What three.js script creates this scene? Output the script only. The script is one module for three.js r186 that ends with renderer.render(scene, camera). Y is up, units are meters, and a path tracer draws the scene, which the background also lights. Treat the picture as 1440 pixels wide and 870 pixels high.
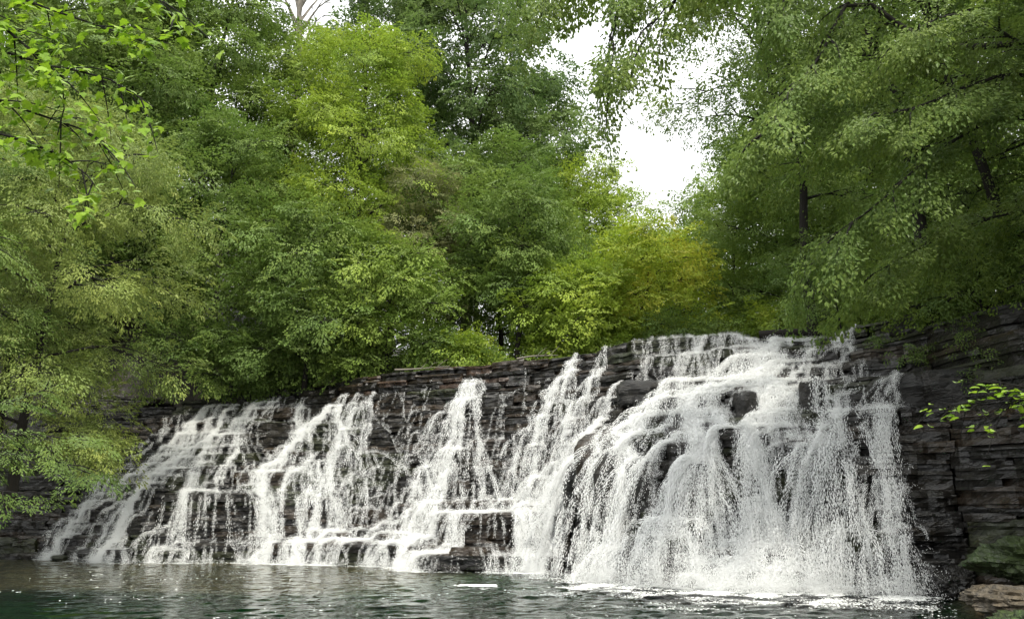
import * as THREE from 'three';
import { ImprovedNoise } from 'three/addons/math/ImprovedNoise.js';
import { mergeGeometries } from 'three/addons/utils/BufferGeometryUtils.js';

// ---------------------------------------------------------------- camera, sky, sun, exposure
const W = 1440, HT = 870, F = 1088, EYE = 2.2, PITCH = Math.atan(280 / 1088);
const scene = new THREE.Scene();
const camera = new THREE.PerspectiveCamera(2 * Math.atan(HT / 2 / F) * 180 / Math.PI, W / HT, 0.1, 600);
camera.position.set(0, EYE, 0);
camera.rotation.set(PITCH, 0, 0);
scene.add(camera);
{
  const w = 64, h = 64, d = new Float32Array(w * h * 4);
  for (let j = 0; j < h; j++) {
    const el = ((j + 0.5) / h - 0.5) * Math.PI, s = Math.max(0, Math.sin(el));
    const L = 0.80 + 0.55 * s;
    for (let i = 0; i < w; i++) d.set([L * 0.985, L, L * 1.01, 1], (j * w + i) * 4);
  }
  const t = new THREE.DataTexture(d, w, h, THREE.RGBAFormat, THREE.FloatType);
  t.mapping = THREE.EquirectangularReflectionMapping; t.magFilter = THREE.LinearFilter; t.minFilter = THREE.LinearFilter; t.needsUpdate = true;
  scene.background = t; scene.environment = t;
}
const sun = new THREE.DirectionalLight(new THREE.Color(1, 0.95, 0.84), 2.8);
sun.position.set(14, 60, 12); sun.target.position.set(0, 0, -30);
sun.castShadow = true; sun.shadow.radius = 12; sun.shadow.mapSize.set(2048, 2048);
Object.assign(sun.shadow.camera, { left: -70, right: 70, top: 70, bottom: -70, near: 1, far: 220 });
scene.add(sun, sun.target);
const renderer = new THREE.WebGLRenderer({ antialias: true });
renderer.setSize(1024, 618);
renderer.toneMapping = THREE.LinearToneMapping;
renderer.toneMappingExposure = 1.8;
renderer.shadowMap.enabled = true;

// ---------------------------------------------------------------- helpers
let SEED = 7;
function seed(n) { SEED = (n * 2654435761) >>> 0 || 1; }
function R() { SEED |= 0; SEED = SEED + 0x6D2B79F5 | 0; let t = Math.imul(SEED ^ SEED >>> 15, 1 | SEED); t = t + Math.imul(t ^ t >>> 7, 61 | t) ^ t; return ((t ^ t >>> 14) >>> 0) / 4294967296; }
const rr = (a, b) => a + (b - a) * R();
const gs = () => (R() + R() + R() + R() - 2) * 0.9;
const imp = new ImprovedNoise();
const nz = (x, y = 0, z = 0) => imp.noise(x + 31.4, y + 17.7, z + 5.3);
const fbm = (x, y, z = 0, o = 4) => { let a = 0, s = 0.5, f = 1; for (let i = 0; i < o; i++) { a += s * nz(x * f, y * f, z * f + i * 7); s *= 0.5; f *= 2.03; } return a; };
const clamp = (x, a, b) => Math.min(b, Math.max(a, x));
const sst = (a, b, x) => { const t = clamp((x - a) / (b - a), 0, 1); return t * t * (3 - 2 * t); };
const V = (x, y, z) => new THREE.Vector3(x, y, z);
const cP = Math.cos(PITCH), sP = Math.sin(PITCH);
// a pixel of the photograph and a distance in front of the camera -> a point in the place
function at(px, py, D) { const a = (px - 720) / F, b = (435 - py) / F, k = D / (cP - b * sP); return V(a * k, EYE + (b * cP + sP) * k, -D); }
const used = new Map();
function numbered(n) { const k = used.get(n) || 0; used.set(n, k + 1); return k ? `${n}_${String(k).padStart(3, '0')}` : n; }
function shade(o) { o.traverse(c => { if (c.isMesh) { c.castShadow = true; c.receiveShadow = true; } }); return o; }
function top(o, name, data) { o.name = numbered(name); Object.assign(o.userData, data); scene.add(shade(o)); return o; }
function part(parent, name, geo, mat, data) { const m = new THREE.Mesh(geo, mat); m.name = name; if (data) Object.assign(m.userData, data); parent.add(m); return m; }
const col = (r, g, b) => new THREE.Color().setRGB(r, g, b);

function noiseTexture(n, fn, srgb = true, rep = true) {
  const d = new Uint8Array(n * n * 4);
  for (let j = 0; j < n; j++) for (let i = 0; i < n; i++) { const c = fn(i / n, j / n); const k = (j * n + i) * 4; for (let q = 0; q < 3; q++) d[k + q] = clamp(c[q] ?? c[0], 0, 1) * 255; d[k + 3] = 255; }
  const t = new THREE.DataTexture(d, n, n); t.wrapS = t.wrapT = rep ? THREE.RepeatWrapping : THREE.ClampToEdgeWrapping; t.magFilter = THREE.LinearFilter; t.minFilter = THREE.LinearMipmapLinearFilter; t.generateMipmaps = true;
  if (srgb) t.colorSpace = THREE.SRGBColorSpace; t.needsUpdate = true; return t;
}
// tileable noise: four-way blend of shifted fields
const tile = (u, v, f, s) => { const a = (x, y) => fbm(x * f, y * f * s, f, 4); const wx = u, wy = v; return a(u, v) * (1 - wx) * (1 - wy) + a(u - 1, v) * wx * (1 - wy) + a(u, v - 1) * (1 - wx) * wy + a(u - 1, v - 1) * wx * wy; };

// ---------------------------------------------------------------- materials
const rockBump = noiseTexture(512, (u, v) => { const k = 0.5 + tile(u, v, 6, 3) * 0.8 + tile(u, v, 22, 2) * 0.45 + tile(u, v, 64, 1.3) * 0.4; return [k, k, k]; }, false);
const rockRough = noiseTexture(256, (u, v) => { const k = 0.62 + tile(u, v, 7, 2) * 0.7; return [k, k, k]; }, false);
const rockTone = noiseTexture(512, (u, v) => { const a = 0.75 + tile(u, v, 5, 4) * 0.7 + tile(u, v, 26, 1.5) * 0.4 + tile(u, v, 60, 1.2) * 0.35; const b = tile(u, v, 3, 1.5); return [a * (1 + b * 0.12), a, a * (1 - b * 0.25)]; });
function rockMat(r, g, b, rough = 0.5) { return new THREE.MeshStandardMaterial({ color: col(r, g, b), map: rockTone, bumpMap: rockBump, bumpScale: 0.05, roughnessMap: rockRough, roughness: rough }); }
const barkTone = rockTone.clone(); barkTone.repeat.set(2, 9); barkTone.needsUpdate = true;
const M = {
  rockDark: rockMat(0.024, 0.022, 0.019, 0.55), rockGrey: rockMat(0.038, 0.034, 0.028, 0.55), rockBrown: rockMat(0.056, 0.042, 0.029, 0.6),
  rockMoss: rockMat(0.040, 0.046, 0.020, 0.8), rockRed: rockMat(0.085, 0.052, 0.034, 0.75),
  soil: rockMat(0.045, 0.036, 0.024, 1), moss: rockMat(0.045, 0.075, 0.016, 1), gravel: rockMat(0.17, 0.14, 0.10, 1), bed: rockMat(0.26, 0.16, 0.08, 1),
  white: new THREE.MeshStandardMaterial({ color: col(0.82, 0.83, 0.82), roughness: 0.5 }),
  foam: new THREE.MeshStandardMaterial({ color: col(0.82, 0.83, 0.81), roughness: 0.7 }),
  bark: new THREE.MeshStandardMaterial({ color: col(0.036, 0.031, 0.025), roughness: 1, map: barkTone, bumpMap: rockBump, bumpScale: 0.03 }),
  barkPale: new THREE.MeshStandardMaterial({ color: col(0.20, 0.18, 0.15), roughness: 0.95, bumpMap: rockBump, bumpScale: 0.02 }),
};
const leafMat = (tr = 0.45, rough = 1) => new THREE.MeshPhysicalMaterial({ color: 0xffffff, roughness: rough, transmission: tr, thickness: 0, side: THREE.DoubleSide, specularIntensity: 0.35, clearcoat: 0.3, clearcoatRoughness: 0.35 });
const LEAF = leafMat(0.42), LEAF2 = leafMat(0.5);

// ---------------------------------------------------------------- the rock of the falls, in its own frame: x along the crest, z out towards the pool
const O = V(-20, 0, -33.5), ANG = Math.atan2(13, 30);
const frame = new THREE.Matrix4().makeRotationY(-ANG).setPosition(O);
const inv = frame.clone().invert();
const PROF = [
  [-9, [[-2, 1.5], [0, 1], [2, 0], [5, -2], [7.5, -5], [9, -8]]],
  [-5, [[-2, -1], [0, -1.6], [1, -2.2], [3, -3.6], [5.5, -6], [7.6, -9]]],
  [-1, [[-2, -1.2], [0, -1.8], [0.6, -2.4], [1.2, -3], [3, -4.5], [5, -6.5], [7, -8.5], [8.2, -10]]],
  [3, [[-2, -1], [0, -1.6], [0.5, -1.8], [0.75, -2.4], [2.9, -3.5], [5, -6], [7, -8], [8.3, -10]]],
  [7, [[-2, -3.4], [0, -3.8], [0.7, -3.9], [0.95, -4.3], [2.9, -4.8], [3.1, -5.4], [5.5, -7.2], [8.4, -9.8]]],
  [11, [[-2, -4], [0, -4.4], [0.8, -4.6], [1.5, -5.9], [3, -6.3], [4.5, -7], [6.5, -7.8], [8.5, -8.8]]],
  [15, [[-2, -4.2], [0, -4.6], [0.9, -4.7], [1.2, -5.6], [2.1, -5.8], [4.4, -7], [6.5, -7.8], [8.6, -8.8]]],
  [16.9, [[-2, -3.6], [0, -3.1], [0.5, -3.1], [0.8, -4.9], [2.0, -5.0], [2.4, -6.0], [4.5, -6.6], [6.5, -7.6], [8.6, -8.8]]],
  [19.5, [[-2, -3.8], [0, -4], [0.55, -3.9], [0.8, -5.1], [1.95, -5.2], [2.4, -6.5], [5.4, -7.1], [7, -7.8], [8.6, -8.6]]],
  [21.2, [[-2, -4.4], [0, -4.7], [0.6, -4.6], [0.85, -5.3], [1.95, -5.4], [2.4, -6.4], [4, -6.6], [6, -7.1], [8.6, -8.2]]],
  [22.5, [[-2, -3.2], [0, -3.6], [0.7, -3.7], [2, -4.1], [2.3, -4.4], [4, -4.6], [5, -5.5], [6.2, -6.6], [8.6, -8]]],
  [24, [[-2, -1.4], [0, -1.8], [0.7, -2], [1.8, -2.6], [2.2, -3], [4.6, -3.4], [5.2, -4.5], [6.1, -5.6], [6.3, -6.4], [7.8, -6.7], [8.7, -7.2]]],
  [26, [[-2, 0], [0, -0.5], [1.2, -1.3], [3.2, -1.8], [4.2, -2.3], [5, -3], [6.2, -4.5], [6.5, -6.2], [7.9, -6.4], [8.05, -7], [8.7, -7.2]]],
  [28, [[-2, 0], [0, -0.3], [0.6, -0.7], [1.4, -1.4], [4.5, -2.0], [4.9, -2.8], [6, -3.6], [6.7, -5.8], [7.9, -6.4], [8.1, -7], [8.7, -7.2]]],
  [30.5, [[-2, -0.4], [0, -0.7], [0.5, -1], [1.3, -1.5], [4.6, -2.0], [4.9, -2.8], [6, -3.8], [7.2, -6], [8, -7.5], [8.3, -8.4]]],
  [32.5, [[-2, -0.7], [0, -1], [1, -1.2], [4.9, -1.8], [5.3, -3], [6.2, -3.6], [6.4, -5], [7.4, -5.6], [7.6, -7], [8.8, -7.3]]],
  [34, [[-2, -1], [0, -1.3], [4.9, -1.9], [5, -2.8], [5.9, -3.2], [6, -4.5], [8.5, -6]]],
  [36, [[-2, 0.2], [0, 0], [2, -0.4], [5, -0.8], [7, -2], [8.0, -3.4]]],
  [38.5, [[-2, 2.6], [0, 2.4], [4, 2], [6, 0.5], [7.4, -1.5]]],
  [42, [[-2, 5.6], [0, 5.4], [4, 5], [6, 4], [7.2, 2]]],
];
function colW(c, h) { const p = c[1]; if (h <= p[0][0]) return p[0][1]; for (let i = 1; i < p.length; i++) if (h <= p[i][0]) { const t = (h - p[i - 1][0]) / (p[i][0] - p[i - 1][0]); return p[i - 1][1] + t * (p[i][1] - p[i - 1][1]); } return p.at(-1)[1] - (h - p.at(-1)[0]) * 2; }
function lerpCol(u, fn) { let i = 1; while (i < PROF.length - 1 && u > PROF[i][0]) i++; const a = PROF[i - 1], b = PROF[i], t = clamp((u - a[0]) / (b[0] - a[0]), 0, 1); return fn(a) * (1 - t) + fn(b) * t; }
const faceW = (u, h) => lerpCol(u, c => colW(c, h));
const crestH = u => lerpCol(u, c => c[1].at(-1)[0]);
const crestW = u => lerpCol(u, c => c[1].at(-1)[1]);

// raster of the rock's upper surface, for the water to run over
const CU0 = -9, CU1 = 42, CW0 = -14, CW1 = 8, CELL = 0.06, NU = Math.round((CU1 - CU0) / CELL), NW = Math.round((CW1 - CW0) / CELL);
const HF = new Float32Array(NU * NW).fill(-2);
const hAt = (u, w) => { const i = Math.floor((u - CU0) / CELL), j = Math.floor((w - CW0) / CELL); return i < 0 || j < 0 || i >= NU || j >= NW ? -2 : HF[i * NW + j]; };

function blockGeometry(u0, u1, h0, h1, depth, jit, id, round) {
  const len = u1 - u0, nx = Math.max(4, Math.ceil(len / 0.22)), H = h1 - h0;
  const ns = Math.max(1, Math.round(H / 0.13)), prof = [];                 // thin beds within the block: [height fraction, offset]
  let y = 0; const off = []; for (let k = 0; k < ns; k++) off.push(k === ns - 1 ? rr(-0.06, 0.03) : rr(-0.16, 0.03));
  for (let k = 0; k < ns; k++) { const t = (k + 1) / ns + (k < ns - 1 ? rr(-0.3, 0.3) / ns : 0); prof.push([y + 0.004, off[k]], [t - 0.004, off[k]]); y = t; }
  const rc = rr(0.03, 0.1) * (round ? 2.2 : 1); prof[prof.length - 1][0] -= Math.min(0.4, rc / H); prof.push([1, off.at(-1) - rc]);
  const tilt = rr(-0.02, 0.02), ph = id * 3.7;
  const front = x => { const e = Math.min(x - u0, u1 - x), edge = Math.max(0, 1 - e / (round ? 0.5 : 0.14)); return faceW(x, (h0 + h1) / 2 + (h1 - h0) * 0.1) + jit + 0.22 * nz(x * 0.9, ph) + 0.09 * nz(x * 3.1, ph, 4) - edge * edge * (round ? 0.4 : 0.12); };
  const jn = prof.map((_, k) => k % 2 ? null : Array.from({ length: Math.ceil(len / 0.45) + 1 }, () => rr(-0.07, 0.05))); jn.forEach((v, k) => { if (!v) jn[k] = jn[k - 1]; });
  const P = [], UVs = [], rows = [];
  for (let i = 0; i <= nx; i++) {
    const x = u0 + len * (i / nx) + (i && i < nx ? rr(-0.05, 0.05) : 0), zf = front(clamp(x, u0, u1)), row = [], zb = zf - depth;
    const push = (xx, yy, zz) => row.push([xx, yy, zz]);
    push(x, h0 - 0.03, zb);
    for (let pk = 0; pk < prof.length; pk++) { const [f, o0] = prof[pk], o = o0 + jn[pk][clamp(Math.floor((x - u0) / 0.45 + 0.3 * nz(pk * 1.7, ph)), 0, jn[pk].length - 1)], yy = h0 + f * H; push(x + 0.03 * nz(yy * 6, x * 2, ph), yy + (f > 0.99 ? tilt * (x - u0) + 0.03 * nz(x * 2.3, ph, 9) : 0.012 * nz(x * 5, yy * 9)), zf + o + 0.06 * nz(x * 4.2, yy * 5, ph) + 0.03 * nz(x * 11, yy * 9, ph)); }
    for (const q of [0.3, 0.62, 1]) push(x, h1 + tilt * (x - u0) + 0.035 * nz(x * 1.7, q * depth * 2, ph), zf - rc - (depth - rc) * q);
    rows.push(row);
  }
  const tri = (a, b, c) => { for (const p of [a, b, c]) { P.push(...p); UVs.push(p[0] / 3.1 + id * 0.13, (p[1] - p[2]) / 3.1); } };
  const m = rows[0].length;
  for (let i = 0; i < nx; i++) for (let j = 0; j < m - 1; j++) { const a = rows[i][j], b = rows[i + 1][j], c = rows[i + 1][j + 1], d = rows[i][j + 1]; tri(a, b, c); tri(a, c, d); }
  for (const [row, s] of [[rows[0], 1], [rows[nx], -1]]) for (let j = 1; j < m - 1; j++) s > 0 ? tri(row[0], row[j], row[j + 1]) : tri(row[0], row[j + 1], row[j]);
  for (let j = 0; j < m - 1; j++) { const a = rows[0][j], b = rows[nx][j]; }
  const g = new THREE.BufferGeometry(); g.setAttribute('position', new THREE.Float32BufferAttribute(P, 3)); g.setAttribute('uv', new THREE.Float32BufferAttribute(UVs, 2)); g.computeVertexNormals();
  for (let i = Math.floor((u0 - CU0) / CELL); i < Math.ceil((u1 - CU0) / CELL); i++) {
    const zf = front(clamp(CU0 + (i + 0.5) * CELL, u0, u1)) + off.at(-1) - rc * 0.4;
    const j1 = Math.min(NW, Math.floor((zf - CW0) / CELL)), j0 = Math.max(0, Math.floor((zf - depth - CW0) / CELL));
    if (i >= 0 && i < NU) for (let j = j0; j < j1; j++) { const k = i * NW + j; if (HF[k] < h1) HF[k] = h1; }
  }
  return g;
}
const faces = [['dark stepped sandstone ledges on the left of the falls, under the overhanging trees', -9, 3.4], ['stepped ledges under the left cascade with mossy faces', 3.4, 11], ['layered ledges between the left cascade and the middle chute', 11, 15.6], ['bench and jutting slab of rock at the pool edge below the middle chute', 15.6, 22.2], ['bulging rock wall with an overhung upper step left of the main curtain', 22.2, 28], ['tall right rock wall behind the heaviest water', 28, 34.2], ['shaded cliff of layered rock right of the falls', 34.2, 42]].map(([label, a, b], i) => {
  const g = new THREE.Group(); g.applyMatrix4(frame); top(g, 'rock_face', { kind: 'structure', label, category: 'rock face' }); g.userData.a = a; g.userData.b = b; return g;
});
seed(11);
const FE = [3.4, 11, 15.6, 22.2, 28, 34.2, 42], faceOf = u => { const i = FE.findIndex(e => u < e); return i < 0 ? 6 : i; };
{
  const beds = [-1.6, -0.5]; let h = 0.12; beds.push(h);
  for (const k of [0.55, 0.82, 1.05, 1.3, 1.55, 1.8, 2.03, 2.25, 2.5, 2.75, 3.0, 3.3, 3.55, 3.8, 4.1, 4.35, 4.6, 4.88, 5.15, 5.4, 5.7, 5.95, 6.2, 6.4, 6.7, 6.95, 7.2, 7.5, 7.75, 8.02, 8.3, 8.62, 8.95]) beds.push(k);
  let id = 0;
  for (let k = 0; k + 1 < beds.length; k++) {
    let u = -9 + rr(0, 1);
    while (u < 41.5) {
      const fi = faceOf(u + 0.11), edge = FE[fi];
      let len = rr(0.9, 3.0) * (R() < 0.15 ? 1.5 : 1);
      let u1 = u + len; if (u1 > edge - 0.5) u1 = edge + (fi === 6 ? 0 : rr(-0.1, 0.1)) ;
      const um = (u + u1) / 2, ch = crestH(um);
      const dbl = R() < 0.22 && k > 1 && k + 2 < beds.length, wv = h => 0.3 * nz(um * 0.22, h * 0.5, 2) + 0.12 * nz(um * 0.9, h, 6), lowBench = um > 15.5 && um < 22 && beds[k] < 2.2 ? 0.15 : 1;
      const h0 = beds[k] + (k > 1 ? wv(beds[k]) * lowBench - 0.06 : 0), hb = beds[k + (dbl ? 2 : 1)], h1 = Math.min(hb + (k > 0 ? (wv(hb) + gs() * 0.05) * lowBench : 0), ch + rr(-0.06, 0.1));
      if (h0 < ch - 0.05 && h1 - h0 > 0.08) {
        const jit = gs() * (fi === 3 && h0 < 2.1 ? 0.06 : (fi === 4 || fi === 5) && h0 < 4.4 ? 0.32 : 0.15), round = R() < 0.07;
        const geo = blockGeometry(u + 0.015, u1 - 0.015, h0, h1, 2.6 + (h1 > ch - 0.4 ? 1.5 : 0), jit, id++, round);
        const q = R(), m = nz(um * 0.35, h0 * 0.5, 3);
        let mat = q < 0.4 ? M.rockDark : q < 0.75 ? M.rockGrey : M.rockBrown;
        if (m > 0.12 && q > 0.35) mat = M.rockMoss;
        if (h0 > 7.3 && um > 9 && um < 18 && q > 0.3) mat = q > 0.6 ? M.rockRed : M.rockBrown;
        if (h0 < 2.2 && um > 8 && um < 22 && q > 0.4) mat = M.rockBrown;
        part(faces[fi], 'rock_ledge', geo, mat);
      }
      u = u1;
    }
  }
  // the flat slab that juts into the pool and the bench above it
  for (const [a, b, h0, h1, j, m] of [[16.5, 19.3, 0.08, 0.52, 0.35, 'rockDark'], [19.32, 21.7, 0.08, 0.55, 0.4, 'rockGrey'], [16.4, 18.7, 1.6, 2.02, 0.3, 'rockBrown'], [18.72, 21.8, 1.62, 2.05, 0.32, 'rockBrown'], [9.2, 12.4, 0.5, 0.82, 0.35, 'rockBrown'], [12.42, 15.2, 0.5, 0.85, 0.3, 'rockGrey'], [3.6, 7.4, 2.5, 2.9, 0.3, 'rockGrey'], [22.4, 24.2, 5.9, 6.25, 0.35, 'rockDark']]) part(faces[faceOf((a + b) / 2)], 'rock_ledge', blockGeometry(a, b, h0, h1, 2.6, j, id++, false), M[m]);
  // solid rock behind the ledges
  for (const f of faces) {
    const { a, b } = f.userData, P = [], N = 40, Mh = 36; delete f.userData.a; delete f.userData.b; const idx = [];
    for (let i = 0; i <= N; i++) for (let j = 0; j <= Mh; j++) { const u = a + (b - a) * i / N, ch = crestH(u), hh = -2 + (ch + 1.8) * j / Mh, z = faceW(u, Math.min(hh, ch)) - 0.75 - Math.max(0, hh - ch + 0.2) * 12; P.push(u, Math.min(hh, ch - 0.12), z); }
    for (let i = 0; i < N; i++) for (let j = 0; j < Mh; j++) { const k = i * (Mh + 1) + j, k2 = k + Mh + 1; idx.push(k, k2, k2 + 1, k, k2 + 1, k + 1); }
    const g = new THREE.BufferGeometry(); g.setAttribute('position', new THREE.Float32BufferAttribute(P, 3)); g.setAttribute('uv', new THREE.Float32BufferAttribute(P.flatMap((v, i) => i % 3 === 0 ? [v / 3] : i % 3 === 1 ? [v / 3] : []), 2)); g.setIndex(idx); g.computeVertexNormals();
    part(f, 'bedrock', g, M.rockDark);
    shade(f);
  }
  // loose boulders standing in the water: [u, w, h of foot, sizes, material]
  const boulders = [[28.7, -3.4, 4.6, 0.38, 1.35, 0.6, 'rockDark'], [30.7, -3.6, 5.0, 0.4, 1.25, 0.6, 'rockDark'], [24.6, -5.6, 6.0, 0.8, 0.9, 0.6, 'rockDark'], [26.3, -5.5, 6.3, 1.3, 0.45, 0.6, 'rockGrey'], [33.3, -3.2, 5.0, 1.0, 1.15, 0.9, 'rockDark'], [34.7, -3.0, 4.9, 1.0, 1.3, 0.9, 'rockDark'], [22.7, -4.2, 2.2, 0.55, 1.7, 0.7, 'rockDark'], [24.4, -3.1, 1.9, 0.7, 2.4, 0.7, 'rockGrey'], [23.6, -3.9, 2.2, 0.9, 2.6, 0.9, 'rockBrown'], [25.4, -2.4, 1.6, 0.5, 2.2, 0.6, 'rockDark'], ];
  for (const [u, w, h, a, b, c, m] of boulders) {
    const g = new THREE.BoxGeometry(2, 2, 2, 8, 8, 8), p = g.attributes.position;
    for (let i = 0; i < p.count; i++) { const v = V(p.getX(i), p.getY(i), p.getZ(i)), l = v.clone().normalize(), k = Math.max(Math.abs(v.x), Math.abs(v.y), Math.abs(v.z)) / Math.pow(Math.abs(v.x) ** 5 + Math.abs(v.y) ** 5 + Math.abs(v.z) ** 5, 0.2); v.multiplyScalar(k); v.addScaledVector(l, 0.28 * nz(v.x * 1.2 + u, v.y * 1.2, v.z * 1.2) + 0.1 * nz(v.x * 3.3 + u, v.y * 3.3, v.z * 3)); p.setXYZ(i, v.x * a, v.y * b / 2 + b / 2 - 0.1, v.z * c); }
    const ng = g.toNonIndexed(); ng.computeVertexNormals(); ng.translate(u, h, w);
    part(faces[faceOf(u)], 'boulder', ng, M[m]);
    for (let du = -a; du <= a; du += CELL) for (let dw = -c; dw <= c; dw += CELL) { const e = (du / a) ** 4 + (dw / c) ** 4; if (e < 0.85) { const i = Math.floor((u + du - CU0) / CELL), j = Math.floor((w + dw - CW0) / CELL); if (i >= 0 && j >= 0 && i < NU && j < NW) HF[i * NW + j] = Math.max(HF[i * NW + j], h + b * (1 - e * 0.25) - 0.05); } }
  }
  faces.forEach(shade);
}
console.log('rock', faces.map(f => f.children.length).join(' '));

// ---------------------------------------------------------------- falling water: paths run over the rock, beads of white water along them
seed(23);
// one wisp: a handful of thin drops torn from the same jet
function wisp(sd, n, spread, along, r0, r1, l0, l1) {
  seed(sd); const gg = [];
  for (let i = 0; i < n; i++) { const g = new THREE.OctahedronGeometry(1, 0); g.scale(rr(r0, r1), rr(l0, l1), rr(r0, r1)); g.rotateZ(gs() * 0.25); g.translate(gs() * spread, gs() * along, gs() * spread); gg.push(g); }
  return mergeGeometries(gg);
}
const streakGeo = wisp(201, 14, 0.075, 0.12, 0.0028, 0.0085, 0.014, 0.058), sprayGeo = wisp(202, 16, 0.15, 0.12, 0.003, 0.0085, 0.005, 0.02);
seed(23);
const sheets = {};
const foamSpots = [];
const UPV = V(0, 1, 0);
function beadSet(key) { return sheets[key] || (sheets[key] = { streaks: [], spray: [] }); }
const tq = new THREE.Quaternion(), tm = new THREE.Matrix4();
function bead(list, u, h, w, vu, vh, vw, k) {
  const d = V(vu, vh, vw); if (d.lengthSq() < 1e-6) d.set(0, -1, 0); d.normalize(); tq.setFromUnitVectors(UPV, d);
  list.push(tm.compose(V(u, h, w), tq, V(k, k, k)).clone());
}
function run(key, u, w, drift, opt = {}) {
  const set = beadSet(key), size = (opt.size ?? 1) * rr(0.7, 1.35);
  let h = hAt(u, w) + 0.03, vu = drift, vw = 0.6, vh = 0, stuck = 0, last = 0, mute = 0, ph = R() * 100;
  if (h < 0) return; if (opt.top) h = hAt(u, w) + 0.03;
  const dt = 0.014;
  for (let s = 0; s < 1400; s++) {
    const g = hAt(u, w);
    if (h > g + 0.07) { vh -= 9.8 * dt; vu += gs() * 0.14 + 0.10 * nz(u * 2.2, h * 2.6, 21); vw += gs() * 0.07; if (vh < -7) vh = -7; }
    else {
      if (vh < -1.6) {
        if (R() < 0.4) { const k = -vh; vh = k * rr(0.06, 0.24); vu += gs() * 0.22 * k; vw += Math.abs(gs()) * 0.12 * k; }
        else { vh = 0; vu += gs() * 0.3; vw = vw * 0.5 + 0.3; }
        if (R() < 0.7) for (let q = 0; q < 2; q++) bead(set.spray, u + gs() * 0.12, h + Math.abs(gs()) * 0.16, w + Math.abs(gs()) * 0.12, gs(), 1, gs(), rr(0.7, 1.3) * size);
      } else vh = 0;
      h = Math.max(h, g + 0.015);
      const gu = (hAt(u + 0.3, w) - hAt(u - 0.3, w)) / 0.6;
      vw += (0.65 + 0.45 * nz(u * 2, w * 2, 3) - vw) * 0.12;
      vu += (clamp(-gu * 0.9, -1.2, 1.2) + drift * 0.9 + (key < 4 ? 1.7 : key === 4 ? 0 : 2.0) * nz(u * 0.9, h * 0.45, 11) + (key === 4 ? 0 : 1.1) * nz(u * 3, h * 1.2, 13) - vu) * 0.07 + gs() * 0.16;
    }
    if (u > 33.1) vu -= 0.09;
    let u2 = u + vu * dt, w2 = w + vw * dt, h2 = h + vh * dt;
    const gn = hAt(u2, w2);
    if (gn > h2 + 0.1) {                                    // a face of rock in the way
      if (gn - h2 < 0.14) h2 = gn + 0.02;
      else { vw = -0.1; if (Math.abs(vu) < 0.3) vu = (nz(u * 1.3, w, ph) > 0 ? 1 : -1) * 0.8; u2 = u + vu * dt; w2 = w; if (hAt(u2, w2) > h2 + 0.1) { u2 = u; vu = -vu; if (++stuck > 30) return; } }
    }
    u = u2; w = w2; h = Math.max(h2, hAt(u, w) + 0.01);
    const sp = Math.hypot(vu, vw, vh); last += sp * dt;
    if (h <= 0.05) { if (hAt(u, w) < 0) { foamSpots.push([u, w]); break; } }
    if (last > 0.09) {
      last = 0; if (mute > 0) mute--; else if (R() < 0.09) mute = Math.floor(rr(1, 7));
      if (!mute) {
        const air = h > hAt(u, w) + 0.08, e = 0.03; bead(air || R() < 0.6 ? set.streaks : set.spray, u + gs() * e, h + gs() * e, w + gs() * e, vu + gs() * 0.25, vh, vw + gs() * 0.2, rr(0.65, 1.2) * size);
      }
    }
  }
}
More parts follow.
